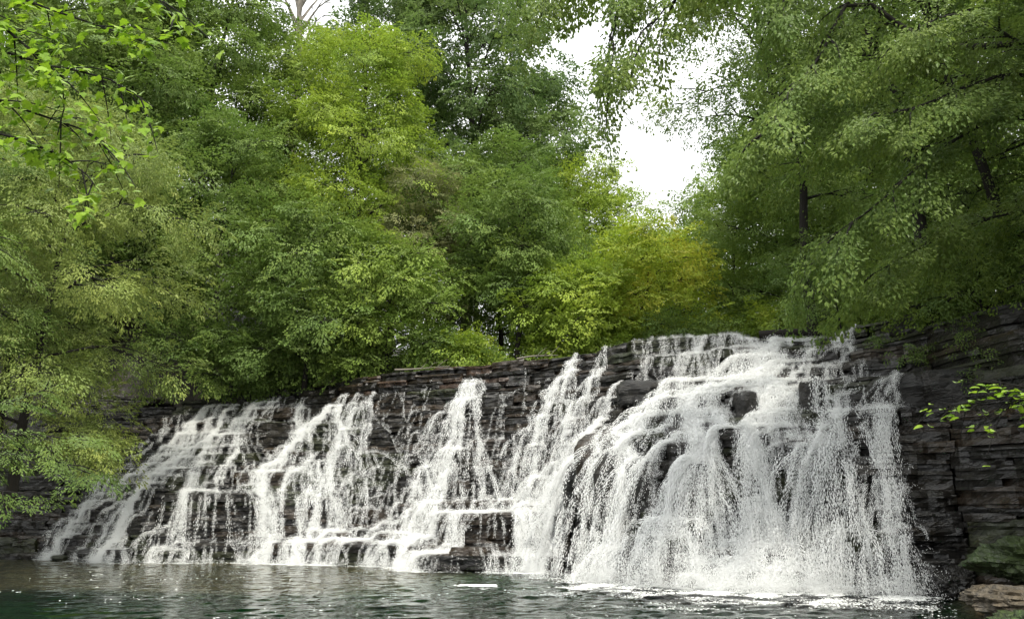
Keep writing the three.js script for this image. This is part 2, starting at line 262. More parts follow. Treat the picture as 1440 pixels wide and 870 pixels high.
// [stream, u from, u to, w to start at, count, drift along the crest, size]
const WATER = 0.62;
const SRC = [
  [0, -2.2, -0.8, -8.2, 16, 0, 0.8], [0, 0.1, 1.0, -8.6, 70, -0.1, 1], [0, 1.4, 2.4, -8.8, 90, 0, 1], [0, 3.3, 3.9, -8.8, 36, 0, 0.9], [0, 4.6, 5.4, -8.8, 30, 0, 0.9], [0, 0.8, 4.5, -5.5, 30, -0.15, 0.9],
  [1, 6.0, 6.8, -8.8, 40, 0, 0.9], [1, 8.4, 9.4, -8.6, 100, -0.1, 1.1], [1, 10.0, 10.4, -8.4, 34, -0.1, 0.9], [1, 10.9, 11.2, -8.4, 26, 0, 0.9], [1, 8.2, 9.8, -6.8, 70, -0.1, 1.1], [1, 11.6, 14.5, -8.4, 10, 0, 0.7],
  [2, 15.7, 16.7, -8.4, 100, -0.1, 1.1], [2, 14.8, 16.6, -7.0, 60, -0.15, 1], [2, 13.6, 15.6, -5.9, 50, -0.2, 0.9], [2, 16.8, 20.4, -6.8, 34, -0.2, 0.8], [2, 17.2, 20.2, -8.2, 9, 0, 0.7], [2, 17.5, 21, -6.3, 14, 0, 0.6], [2, 17.2, 21.4, -5.3, 46, 0, 0.6], [2, 17.2, 21.4, -3.9, 46, 0, 0.5],
  [0, -1.5, 6, -8.8, 44, 0, 0.55], [0, -0.5, 6, -4.6, 60, -0.3, 0.7], [0, 1, 6, -3.2, 40, -0.1, 0.8], [1, 6, 14.5, -8.2, 60, 0, 0.5], [1, 6.5, 12.5, -6.6, 90, -0.2, 0.7], [2, 14.5, 20.5, -7.6, 60, 0, 0.5], [2, 12.5, 17, -6.4, 60, -0.2, 0.7], [2, 17, 21, -6.9, 40, 0, 0.5], [3, 20.8, 24, -6.2, 60, -0.3, 0.6],
  [3, 20.8, 21.5, -8.0, 90, -0.2, 1.1], [3, 22.0, 23.0, -7.6, 56, -0.3, 1], [3, 20.4, 21.6, -6.6, 70, -0.6, 1.1], [3, 22.4, 24.2, -5.6, 60, -0.3, 1], [3, 22.4, 22.9, -4.7, 26, -0.1, 0.9], [3, 23.9, 24.6, -3.8, 40, 0, 1],
  [4, 24.2, 26.0, -8.0, 24, 0, 0.6], [4, 26, 28.8, -8.0, 110, 0, 0.62],
  [5, 29.2, 30.9, -9.2, 150, -0.3, 1.2], [5, 28.6, 30.7, -6.6, 150, -0.5, 1.25], [5, 26.8, 30.2, -4.8, 150, -0.3, 1.2], [5, 24.4, 26.6, -4.4, 40, -0.2, 1.0], [5, 30.8, 32.2, -3.4, 80, 0, 1.1], [5, 25.4, 32.4, -2.4, 120, 0, 1.0], [5, 27, 28.4, -2.2, 60, 0, 1.2], [5, 30.2, 32, -2.2, 80, 0, 1.2], [5, 24.8, 25.5, -1.8, 24, -0.1, 1], [5, 24.8, 32.6, -1.35, 50, 0, 1],
  [6, 31.0, 32.9, -8.4, 36, 0, 0.75], [6, 31, 32.4, -5.4, 22, 0, 0.8], [6, 32.5, 33.6, -2.4, 26, -0.1, 0.75], [6, 32.5, 33.3, -1.8, 12, -0.1, 0.75],
];
for (const [k, a, b, w, n0, d, s] of SRC) for (let i = 0, n = n0 * WATER * [0.6, 0.6, 0.58, 0.5, 1.5, 0.46, 1][k]; i < n; i++) run(k, rr(a, b), w + rr(-0.2, 0.2), d + gs() * 0.2, { size: s });
// spray thrown up where the water meets the pool
for (const [u, w] of foamSpots) { const big = u > 24 ? 1.6 : 0.5; for (let q = 0; q < 7 * big; q++) { const a = -Math.log(1 - 0.97 * R()) * 0.22 * big; bead(beadSet(u < 5.6 ? 0 : u < 13 ? 1 : u < 20.4 ? 2 : u < 24 ? 3 : 5).spray, u + gs() * 0.45 * big, a, w + gs() * 0.3 * big + a * 0.4, gs(), 1 + R(), gs(), rr(0.6, 1.2)); } }
const streamLabels = ['thin white water spreading down the leftmost ledges of the falls', 'white cascade tumbling down the left ledges past the mossy steps', 'narrow white chute falling from a notch in the middle crest', 'slanting white chute running down beside the tan bulging rock', 'fine separate threads of water over the dark upper step', 'broad heavy curtain of white water on the tallest part of the falls', 'sparse threads of water at the dark right end of the falls'];
let nb = 0;
for (const k of Object.keys(sheets)) {
  const g = new THREE.Group(); g.applyMatrix4(frame);
  for (const [nm, geo] of [['streaks', streakGeo], ['spray', sprayGeo]]) { const m = sheets[k][nm], im = new THREE.InstancedMesh(geo, M.white, m.length); m.forEach((x, i) => im.setMatrixAt(i, x)); nb += m.length; im.name = nm; im.userData.kind = 'stuff'; g.add(im); }
  top(g, 'falling_water', { kind: 'stuff', label: streamLabels[k], category: 'waterfall', group: 'streams of the waterfall' });
}
console.log('beads', nb, 'landed', foamSpots.length);

// ---------------------------------------------------------------- ground
function uw(x, z) { const v = V(x, 0, z).applyMatrix4(inv); return [v.x, v.z]; }
function shoreLeft(w) { return -6.2 - 0.25 * Math.max(0, w); }
function shoreRight(x, z) { // metres inland from the right bank, which runs from the cliff foot towards the camera
  const line = [[14, -24], [11.9, -21.6], [9.7, -17], [7.2, -11], [5.4, -6], [4.6, -2]]; let i = 1; while (i < line.length - 1 && z > line[i][1]) i++;
  const [a, b] = [line[i - 1], line[i]], t = (z - a[1]) / (b[1] - a[1]); return x - (a[0] + (b[0] - a[0]) * t);
}
function ground(x, z) {
  const [u, w] = uw(x, z), n = fbm(x * 0.09, z * 0.09) * 1.6 + fbm(x * 0.5, z * 0.5) * 0.35;
  const cw = crestW(clamp(u, -9, 42));
  // upstream valley
  let up = crestH(clamp(u, -9, 41)) - 0.35 + Math.max(0, -w - 9) * 0.035 + n * 0.3;
  const side = Math.max(0, 8 - u - Math.max(0, -w - 12) * 0.12) * 0.42 + Math.max(0, u - 34.5 + Math.max(0, -w - 10) * 0.05) * 0.5;
  up += Math.min(side, 30) + Math.min(side, 4) * 0.2 * n;
  let y = -2.6;
  const back = sst(-0.9, -2.0, w - cw);
  y = y + (up - y) * back;
  // left bank in front of the falls
  const dl = shoreLeft(w) - u; const left = -2.6 + sst(-2, 2.5, dl) * 4.2 + Math.max(0, dl - 1) * 0.75 + n * 0.4; y = Math.max(y, w > cw - 1.5 || u < -6 ? left : y);
  // right bank
  const dr = shoreRight(x, z); let right = -2.6 + sst(-1.8, 0.3, dr) * 2.7 + sst(0.2, 2.2, dr) * 1.0 + n * 0.12; if (z < -6) right += sst(2.6, 4.4, dr) * 4.6 + Math.max(0, dr - 4) * 0.3; if (dr > -3 && z > -25) y = Math.max(y, right);
  // near bank under the camera
  y = Math.max(y, -2.6 + sst(-9, -2.5, z) * 3.1 + n * 0.1);
  // shallow shelf of brown rock at the foot of the left ledges
  const shelf = sst(7.6, 7.1, w + 0.3 * Math.max(0, u - 9) + 0.5 * nz(u * 0.6, 2)) * sst(25, 17, u); if (y < -0.45) y = Math.max(y, -2.6 + shelf * 2.25 + n * 0.06);
  return y;
}
{
  const grids = [[-24, 24, -40, 8, 0.4], [-100, 100, -150, 30, 2.5]];
  grids.forEach(([x0, x1, z0, z1, c], gi) => {
    const nx = Math.round((x1 - x0) / c), nzz = Math.round((z1 - z0) / c), P = [], T = [], idx = [];
    for (let i = 0; i <= nx; i++) for (let j = 0; j <= nzz; j++) { const x = x0 + i * c, z = z0 + j * c; let y = ground(x, z); if (gi === 1 && x > -23 && x < 23 && z > -39 && z < 7) y -= 3; P.push(x, y, z); T.push(x / 3, z / 3 + y / 3); }
    for (let i = 0; i < nx; i++) for (let j = 0; j < nzz; j++) { const a = i * (nzz + 1) + j, b = a + nzz + 1; idx.push(a, a + 1, b, b, a + 1, b + 1); }
    const g = new THREE.BufferGeometry(); g.setAttribute('position', new THREE.Float32BufferAttribute(P, 3)); g.setAttribute('uv', new THREE.Float32BufferAttribute(T, 2)); g.setIndex(idx);
    g.computeVertexNormals();
    if (gi) return void top(new THREE.Mesh(g, M.soil), 'terrain', { kind: 'structure', label: 'leaf littered hillsides of the wooded valley', category: 'ground' });
    const wet = [], dry = []; for (let t = 0; t < idx.length; t += 3) (P[idx[t] * 3 + 1] < 0 ? wet : dry).push(idx[t], idx[t + 1], idx[t + 2]);
    for (const [ix, m, nm, l] of [[wet, M.bed, 'pool_bed', 'brown rock shelf and deep bed under the pool'], [dry, M.soil, 'bank_ground', 'dark soil of the banks round the pool']]) { const q = g.clone(); q.setIndex(ix); top(new THREE.Mesh(q, m), nm, { kind: 'structure', label: l, category: 'ground' }); }
  });
}
// pool
{
  const x0 = -26, x1 = 16, z0 = -37, z1 = 0, c = 0.1, nx = Math.round((x1 - x0) / c), nq = Math.round((z1 - z0) / c), P = [], idx = [];
  for (let i = 0; i <= nx; i++) for (let j = 0; j <= nq; j++) {
    const x = x0 + i * c, z = z0 + j * c, [u, w] = uw(x, z), d = w - faceW(clamp(u, -9, 42), 0), churn = Math.exp(-Math.max(0, d) / 3) * (u > 23 ? 1 : 0.35) + 0.22 * sst(6, 24, u) + 0.2;
    P.push(x, churn * (0.075 * nz(x * 1.1 + 0.4 * nz(x, z), z * 2.0, 1) + 0.06 * nz(x * 2.4, z * 3.4, 2) + 0.045 * nz(x * 4.2, z * 5.2, 3)), z);
  }
  for (let i = 0; i < nx; i++) for (let j = 0; j < nq; j++) { const a = i * (nq + 1) + j, b = a + nq + 1; idx.push(a, a + 1, b, b, a + 1, b + 1); }
  const g = new THREE.BufferGeometry(); g.setAttribute('position', new THREE.Float32BufferAttribute(P, 3)); g.setIndex(idx); g.computeVertexNormals();
  const m = new THREE.MeshPhysicalMaterial({ color: 0xffffff, roughness: 0.03, transmission: 1, thickness: 1, ior: 1.33, attenuationColor: col(0.22, 0.62, 0.48), attenuationDistance: 2.4 });
  top(new THREE.Mesh(g, m), 'pool_water', { kind: 'structure', label: 'rippled dark green pool below the falls', category: 'water' });
}
// foam on the pool
seed(41);
{
  const fl = new THREE.SphereGeometry(1, 7, 4), list = [];
  const put = (x, z, r) => { list.push(tm.compose(V(x, 0.015 + R() * 0.012, z), tq.setFromAxisAngle(UPV, R() * 6.3), V(r * rr(0.8, 2), r * 0.35, r * rr(0.5, 1))).clone()); };
  for (const [u, w] of foamSpots) {
    const big = u > 23.5; const k = big ? 130 : 20;
    for (let q = 0; q < k; q++) { const d = -Math.log(1 - R() * 0.98) * (big ? 1.7 : 0.35), p = V(u + gs() * 0.5, 0, w + d).applyMatrix4(frame); if (R() < 0.62 + 1.3 * nz(p.x * 0.9, p.z * 1.2, 8) + 0.9 * nz(p.x * 3, p.z * 4, 2) - d * (big ? 0.2 : 0.6)) put(p.x, p.z, rr(0.005, 0.022)); }
  }
  for (let i = 0; i < 900; i++) { const x = rr(-16, 9), z = rr(-29, -16); if (nz(x * 0.5, z * 0.7, 6) > 0.15) put(x, z, rr(0.012, 0.03)); }
  const im = new THREE.InstancedMesh(fl, M.foam, list.length); list.forEach((x, i) => im.setMatrixAt(i, x));
  top(im, 'foam', { kind: 'stuff', label: 'white foam floating along the foot of the falls', category: 'foam' });
  const pl = [], c = at(672, 826, 23.7); seed(43);
  for (let i = 0; i < 420; i++) { const x = gs() * 0.42, z = gs() * 0.16 + x * 0.1; pl.push(tm.compose(V(c.x + x, 0.03 + R() * 0.02, c.z + z), tq.identity(), V(rr(0.03, 0.07), rr(0.012, 0.03), rr(0.02, 0.05))).clone()); }
  const im2 = new THREE.InstancedMesh(fl, M.foam, pl.length); pl.forEach((x, i) => im2.setMatrixAt(i, x));
  top(im2, 'foam_patch', { kind: 'stuff', label: 'small raft of white foam floating alone on the pool', category: 'foam' });
}
console.log('pool done');

// ---------------------------------------------------------------- trees
// a spray: a flat twig with many small leaves
function leafQuad(P, N, base, dir, nrm, len, wid, fold) {
  const side = V().crossVectors(dir, nrm).normalize(), a = base, b = base.clone().addScaledVector(dir, len * 0.45).addScaledVector(side, wid / 2).addScaledVector(nrm, fold), c = base.clone().addScaledVector(dir, len), d = base.clone().addScaledVector(dir, len * 0.45).addScaledVector(side, -wid / 2).addScaledVector(nrm, fold);
  for (const t of [[a, b, c], [a, c, d]]) { for (const p of t) P.push(p.x, p.y, p.z); const n = V().crossVectors(t[1].clone().sub(t[0]), t[2].clone().sub(t[0])).normalize(); for (let i = 0; i < 3; i++) N.push(n.x, n.y, n.z); }
}
function sprayGeometry(sd, { n = 44, len = 0.9, wide = 0.55, leaf = 0.11, lw = 0.06, droop = 0.25, rough = 0.5 }) {
  seed(sd); const P = [], N = [];
  for (let i = 0; i < n; i++) {
    const t = Math.pow(R(), 0.75), s = (R() * 2 - 1), env = wide * Math.sin(Math.PI * clamp(0.12 + t * 0.85, 0, 1)), x = s * env, z = t * len - Math.abs(s) * 0.1;
    const y = -droop * (t * t * len + Math.abs(x) * 0.4) + gs() * 0.05;
    const dir = V(s * 0.9 + gs() * 0.35, -0.25 - R() * 0.4 * droop * 3, 0.8 + gs() * 0.3).normalize(), nrm = V(gs() * rough, 1, gs() * rough).normalize(); nrm.addScaledVector(dir, -nrm.dot(dir)).normalize();
    leafQuad(P, N, V(x, y, z), dir, nrm, leaf * rr(0.7, 1.25), lw * rr(0.75, 1.2), leaf * 0.12);
  }
  const g = new THREE.BufferGeometry(); g.setAttribute('position', new THREE.Float32BufferAttribute(P, 3)); g.setAttribute('normal', new THREE.Float32BufferAttribute(N, 3)); return g;
}
const SP = {
  fine: [0, 1].map(i => sprayGeometry(101 + i, { n: 46, len: 1.0, wide: 0.5, leaf: 0.12, lw: 0.058, droop: 0.35, rough: 0.75 })),
  maple: [0, 1].map(i => sprayGeometry(111 + i, { n: 46, len: 1.0, wide: 0.62, leaf: 0.13, lw: 0.095, droop: 0.2, rough: 0.7 })),
  big: [0, 1].map(i => sprayGeometry(121 + i, { n: 34, len: 0.9, wide: 0.6, leaf: 0.17, lw: 0.12, droop: 0.3, rough: 0.7 })),
  far: [0, 1].map(i => sprayGeometry(131 + i, { n: 40, len: 1.3, wide: 0.85, leaf: 0.2, lw: 0.14, droop: 0.25, rough: 0.8 })),
  near: [0, 1].map(i => sprayGeometry(141 + i, { n: 30, len: 0.6, wide: 0.3, leaf: 0.085, lw: 0.05, droop: 0.3, rough: 0.8 })),
};
const TONE = {   // light leaving a leaf on both sides: about half reflected, half passed through
  olive: [0.215, 0.285, 0.065], maple: [0.195, 0.29, 0.045], mid: [0.15, 0.235, 0.045], blue: [0.14, 0.22, 0.06], bright: [0.255, 0.36, 0.042], yellow: [0.37, 0.48, 0.05], dry: [0.26, 0.285, 0.12],
};
function tubeGeo(pts, r0, r1, seg = 8, sides = 6) {
  const c = new THREE.CatmullRomCurve3(pts), n = Math.max(3, seg), g = new THREE.TubeGeometry(c, n, 1, sides), p = g.attributes.position;
  for (let i = 0; i <= n; i++) { const q = c.getPointAt(i / n), r = r0 + (r1 - r0) * Math.pow(i / n, 0.8); for (let j = 0; j <= sides; j++) { const k = i * (sides + 1) + j; p.setXYZ(k, q.x + (p.getX(k) - q.x) * r, q.y + (p.getY(k) - q.y) * r, q.z + (p.getZ(k) - q.z) * r); } }
  g.computeVertexNormals(); return g;
}
const cc = new THREE.Color();
function foliage(parent, name, geo, mat, items, tone, vary = 0.28) {
  const im = new THREE.InstancedMesh(geo, mat, items.length); im.name = name; im.userData.kind = 'stuff';
  items.forEach(([m, k], i) => { im.setMatrixAt(i, m); const b = 1 + (k ?? 0) * vary + gs() * 0.16; cc.setRGB(clamp(tone[0] * b * (1 + 0.1 * (k ?? 0)), 0.005, 0.5), clamp(tone[1] * b, 0.005, 0.5), tone[2] * b); im.setColorAt(i, cc); });
  parent.add(im); return im;
}
const tx = V(), tz = V(), ty = V();
function sprayMatrix(pos, dir, s, tilt = 0.35, nrm) {
  tz.copy(dir).normalize(); nrm ? ty.copy(nrm) : ty.set(gs() * tilt, 1, gs() * tilt); ty.addScaledVector(tz, -ty.dot(tz)).normalize(); tx.crossVectors(ty, tz).normalize();
  const m = new THREE.Matrix4().makeBasis(tx, ty, tz); m.scale(V(s * (R() < 0.5 ? -1 : 1), s, s)); m.setPosition(pos); return m;
}
let trees = 0, sprays = 0;
function tree(name, label, { px, py, D, x, z, y, h, lo = 0.25, Rc, sp = 'maple', tone = 'mid', n = 700, limbs = 12, lean = [0, 0], sd = 1, scale = 1, rise = 0.5, shape = 1, droop = 0.25, bark = M.bark, rt, group, top: topPow = 0.8, bare }) {
  seed(sd * 97 + 13); trees++;
  const p0 = x !== undefined ? V(x, 0, z) : at(px, 500, D); p0.y = y ?? (px !== undefined ? Math.max(8.3, ground(p0.x, p0.z)) : ground(p0.x, p0.z)) - 0.2; const g = new THREE.Group(); g.position.copy(p0);
  const r0 = rt ?? h * 0.011 + 0.05, wob = h * 0.02, tp = [V(0, 0, 0)]; for (let i = 1; i <= 5; i++) { const t = i / 5; tp.push(V(lean[0] * t * t * 0.6 + lean[0] * 0.4 * t + gs() * wob, h * t * 0.97, lean[1] * t + gs() * wob)); }
  const tc = new THREE.CatmullRomCurve3(tp); part(g, 'trunk', tubeGeo(tp, r0, r0 * 0.12, 12, 8), bark);
  const A = [], B = [], per = Math.round(n / limbs);
  function clump(c, cr, dd, cnt, k) {
    for (let i = 0; i < cnt; i++) {
      const v = V(gs(), gs(), gs()).normalize(), p = c.clone().addScaledVector(V(v.x, v.y * 0.62, v.z), cr * Math.pow(R(), 0.4));
      const dir = v.clone().multiplyScalar(0.8).addScaledVector(dd, 0.5).add(V(gs() * 0.4, -droop * 0.7 - 0.1, gs() * 0.4));
      (R() < 0.5 ? A : B).push([sprayMatrix(p, dir, scale * rr(0.7, 1.25), 0, V(v.x * 0.55 + gs() * 0.4, 0.75 + v.y * 0.3, v.z * 0.55 + gs() * 0.4)), k + gs() * 0.35]);
    }
  }
  for (let k = 0; k < limbs; k++) {
    const t = lo + (0.96 - lo) * (k + rr(0, 0.8)) / limbs, s = tc.getPointAt(clamp(t, 0, 0.99)), az = k * 2.4 + rr(-0.4, 0.4), tt = (t - lo) / (1 - lo);
    const L = Rc * (Math.pow(Math.sin(Math.PI * clamp(0.22 + tt * 0.72, 0, 1)), topPow) * shape + (1 - shape)) * rr(0.75, 1.15), up = L * rise * (0.4 + tt * 0.9);
    const o = V(Math.cos(az), 0, Math.sin(az)), mid = s.clone().addScaledVector(o, L * 0.5).add(V(gs() * 0.2, up * 0.75, gs() * 0.2)), end = s.clone().addScaledVector(o, L).add(V(gs() * 0.4, up - droop * L * 0.5, gs() * 0.4));
    const geos = [tubeGeo([s, mid, end], r0 * 0.38 * (1 - t * 0.6), 0.012, 6, 5)];
    const lc = new THREE.CatmullRomCurve3([s, mid, end]);
    const nt = 5; const anchors = [];
    for (let q = 0; q < nt; q++) { const f = 0.25 + 0.7 * q / nt + rr(0, 0.1), b = lc.getPointAt(clamp(f, 0, 1)), sd2 = q % 2 ? 1 : -1, dd = V(o.x * 0.6 - o.z * sd2 * 0.8, 0.15 + gs() * 0.35, o.z * 0.6 + o.x * sd2 * 0.8).normalize(), l2 = L * rr(0.25, 0.5) * (1.15 - f * 0.5), e = b.clone().addScaledVector(dd, l2); e.y -= droop * l2 * 0.5; geos.push(tubeGeo([b, b.clone().lerp(e, 0.5).add(V(0, 0.08 * l2, 0)), e], 0.03 + r0 * 0.06, 0.008, 3, 4)); anchors.push([b, e, dd]); }
    anchors.push([lc.getPointAt(0.55), end, o.clone()]);
    part(g, 'limb', mergeGeometries(geos), bark);
    if (bare) continue;
    const lk = gs() * 0.6;
    for (const [b, e, dd] of anchors) clump(b.clone().lerp(e, rr(0.75, 1.05)), (0.45 + 0.13 * L) * rr(0.75, 1.3), dd, per / anchors.length, lk + gs() * 0.4);
  }
  if (!bare) for (let k = 0; k < limbs * 0.7; k++) { const t = lo + (1 - lo) * (k + R()) / (limbs * 0.7), q = tc.getPointAt(clamp(t, 0, 1)), a = R() * 6.3, rad = Rc * 0.4 * R(); clump(q.clone().add(V(Math.cos(a) * rad, rr(-0.3, 0.5), Math.sin(a) * rad)), 0.5 + Rc * 0.13, V(Math.cos(a), 0.2, Math.sin(a)), per / 7, gs() * 0.4); }
  if (!bare) { const T = TONE[tone]; foliage(g, 'crown', SP[sp][0], LEAF, A, T); foliage(g, 'crown', SP[sp][1], LEAF, B, [T[0] * 1.12, T[1] * 1.06, T[2]]); sprays += A.length + B.length; }
  const d = { label, category: 'tree' }; if (group) d.group = group; return top(g, name, d);
}
// a tree whose limbs are laid out one by one: limbs = [[ [px,py,D], ... ], radius, sprays, spread]
function limbTree(name, label, { trunk, r0, limbs, sp = 'near', tone = 'mid', scale = 1, sd = 5, droop = 0.4, bark = M.bark, twigs = 7, category = 'tree', group }) {
  seed(sd * 131 + 7); const g = new THREE.Group(), base = trunk[0].clone(); g.position.copy(base);
  const tp = trunk.map(p => p.clone().sub(base)); part(g, 'trunk', tubeGeo(tp, r0, r0 * 0.25, 16, 9), bark);
  const A = [], B = [];
  for (const [ptsIn, r, n, spread, bareTo = 0.25] of limbs) {
    const pts = ptsIn.map(p => (p.isVector3 ? p : at(...p)).clone().sub(base)), lc = new THREE.CatmullRomCurve3(pts), geos = [], anchors = [];
    for (let q = 0; q < twigs; q++) {
      const f = bareTo + (1 - bareTo) * (q + R() * 0.7) / twigs, b = lc.getPointAt(clamp(f, 0, 0.99)), d = lc.getTangentAt(clamp(f, 0, 0.99)), s = V(-d.z, 0, d.x).normalize().multiplyScalar(q % 2 ? 1 : -1), dd = d.clone().multiplyScalar(0.7).addScaledVector(s, rr(0.3, 0.9)).add(V(0, gs() * 0.35 + 0.05, 0)).normalize(), e = b.clone().addScaledVector(dd, spread * rr(0.7, 1.5)); e.y -= droop * spread * rr(0.2, 0.9);
      geos.push(tubeGeo([b, b.clone().lerp(e, 0.5).add(V(gs() * 0.1, 0.12 * spread, gs() * 0.1)), e], r * 0.3 + 0.008, 0.005, 5, 4)); anchors.push([b, e, dd]);
    }
    anchors.push([lc.getPointAt(bareTo + 0.3 * (1 - bareTo)), pts.at(-1), lc.getTangentAt(0.95)]);
    const lm = part(g, 'limb', tubeGeo(pts, r, 0.01, 14, 7), bark); for (const t of geos) part(lm, 'twig', t, bark); const lk = gs() * 0.5;
    for (let i = 0; i < n; i++) { const [b, e, dd] = anchors[Math.floor(R() * anchors.length)], f = Math.pow(R(), 0.7) * 1.1, p = b.clone().lerp(e, f).add(V(gs() * 0.22 * spread, gs() * 0.16 * spread, gs() * 0.22 * spread)), dir = dd.clone().add(V(gs() * 0.7, -droop * rr(0.2, 1.3), gs() * 0.7)); (R() < 0.5 ? A : B).push([sprayMatrix(p, dir, scale * rr(0.7, 1.25), 0.5), lk + gs() * 0.5]); }
  }
  const T = TONE[tone]; foliage(g, 'crown', SP[sp][0], LEAF2, A, T); foliage(g, 'crown', SP[sp][1], LEAF2, B, [T[0] * 1.15, T[1] * 1.08, T[2]]); sprays += A.length + B.length;
  const d = { label, category }; if (group) d.group = group; return top(g, name, d);
}

// --- left bank and left hillside
tree('olive_tree', 'drooping olive green tree leaning over the leftmost ledges', { x: -19.2, z: -30.5, y: 2.2, h: 16, lo: 0.16, Rc: 5.2, sp: 'fine', tone: 'olive', n: 1900, limbs: 20, sd: 3, droop: 0.55, rise: 0.35, lean: [1.5, 0.8] });
tree('olive_tree', 'second olive green tree rising behind the drooping one on the left bank', { x: -22.5, z: -34, y: 5, h: 17, lo: 0.2, Rc: 5, sp: 'fine', tone: 'olive', n: 1400, limbs: 16, sd: 4, droop: 0.45, rise: 0.4 });
tree('shade_tree', 'dark leaved tree rooted low on the left bank beside the pool', { x: -21.5, z: -26.5, y: 1.5, h: 14, lo: 0.2, Rc: 4.4, sp: 'fine', tone: 'mid', n: 1100, limbs: 14, sd: 5, droop: 0.5 });
limbTree('bank_tree', 'feathery branches hanging low over the left edge of the pool', { trunk: [V(-16.8, 0.4, -20.5), V(-16.4, 4, -20.8), V(-16.6, 9, -21), V(-16.2, 13, -21)], r0: 0.2, sp: 'fine', tone: 'mid', scale: 0.7, sd: 6, droop: 0.25, twigs: 8, limbs: [
  [[V(-16.4, 4.4, -20.8), [30, 560, 20], [80, 540, 19.6]], 0.05, 30, 0.55], [[V(-16.4, 4, -20.8), [20, 610, 20], [130, 620, 19.4]], 0.05, 44, 0.55], [[V(-16.4, 3.4, -20.8), [40, 640, 20], [145, 672, 19.4]], 0.05, 50, 0.55], [[V(-16.5, 2.8, -20.7), [0, 690, 20], [55, 698, 19.5]], 0.04, 26, 0.5], [[V(-16.5, 9, -21), [-60, 330, 21], [-20, 350, 20]], 0.06, 50, 1.2]] });
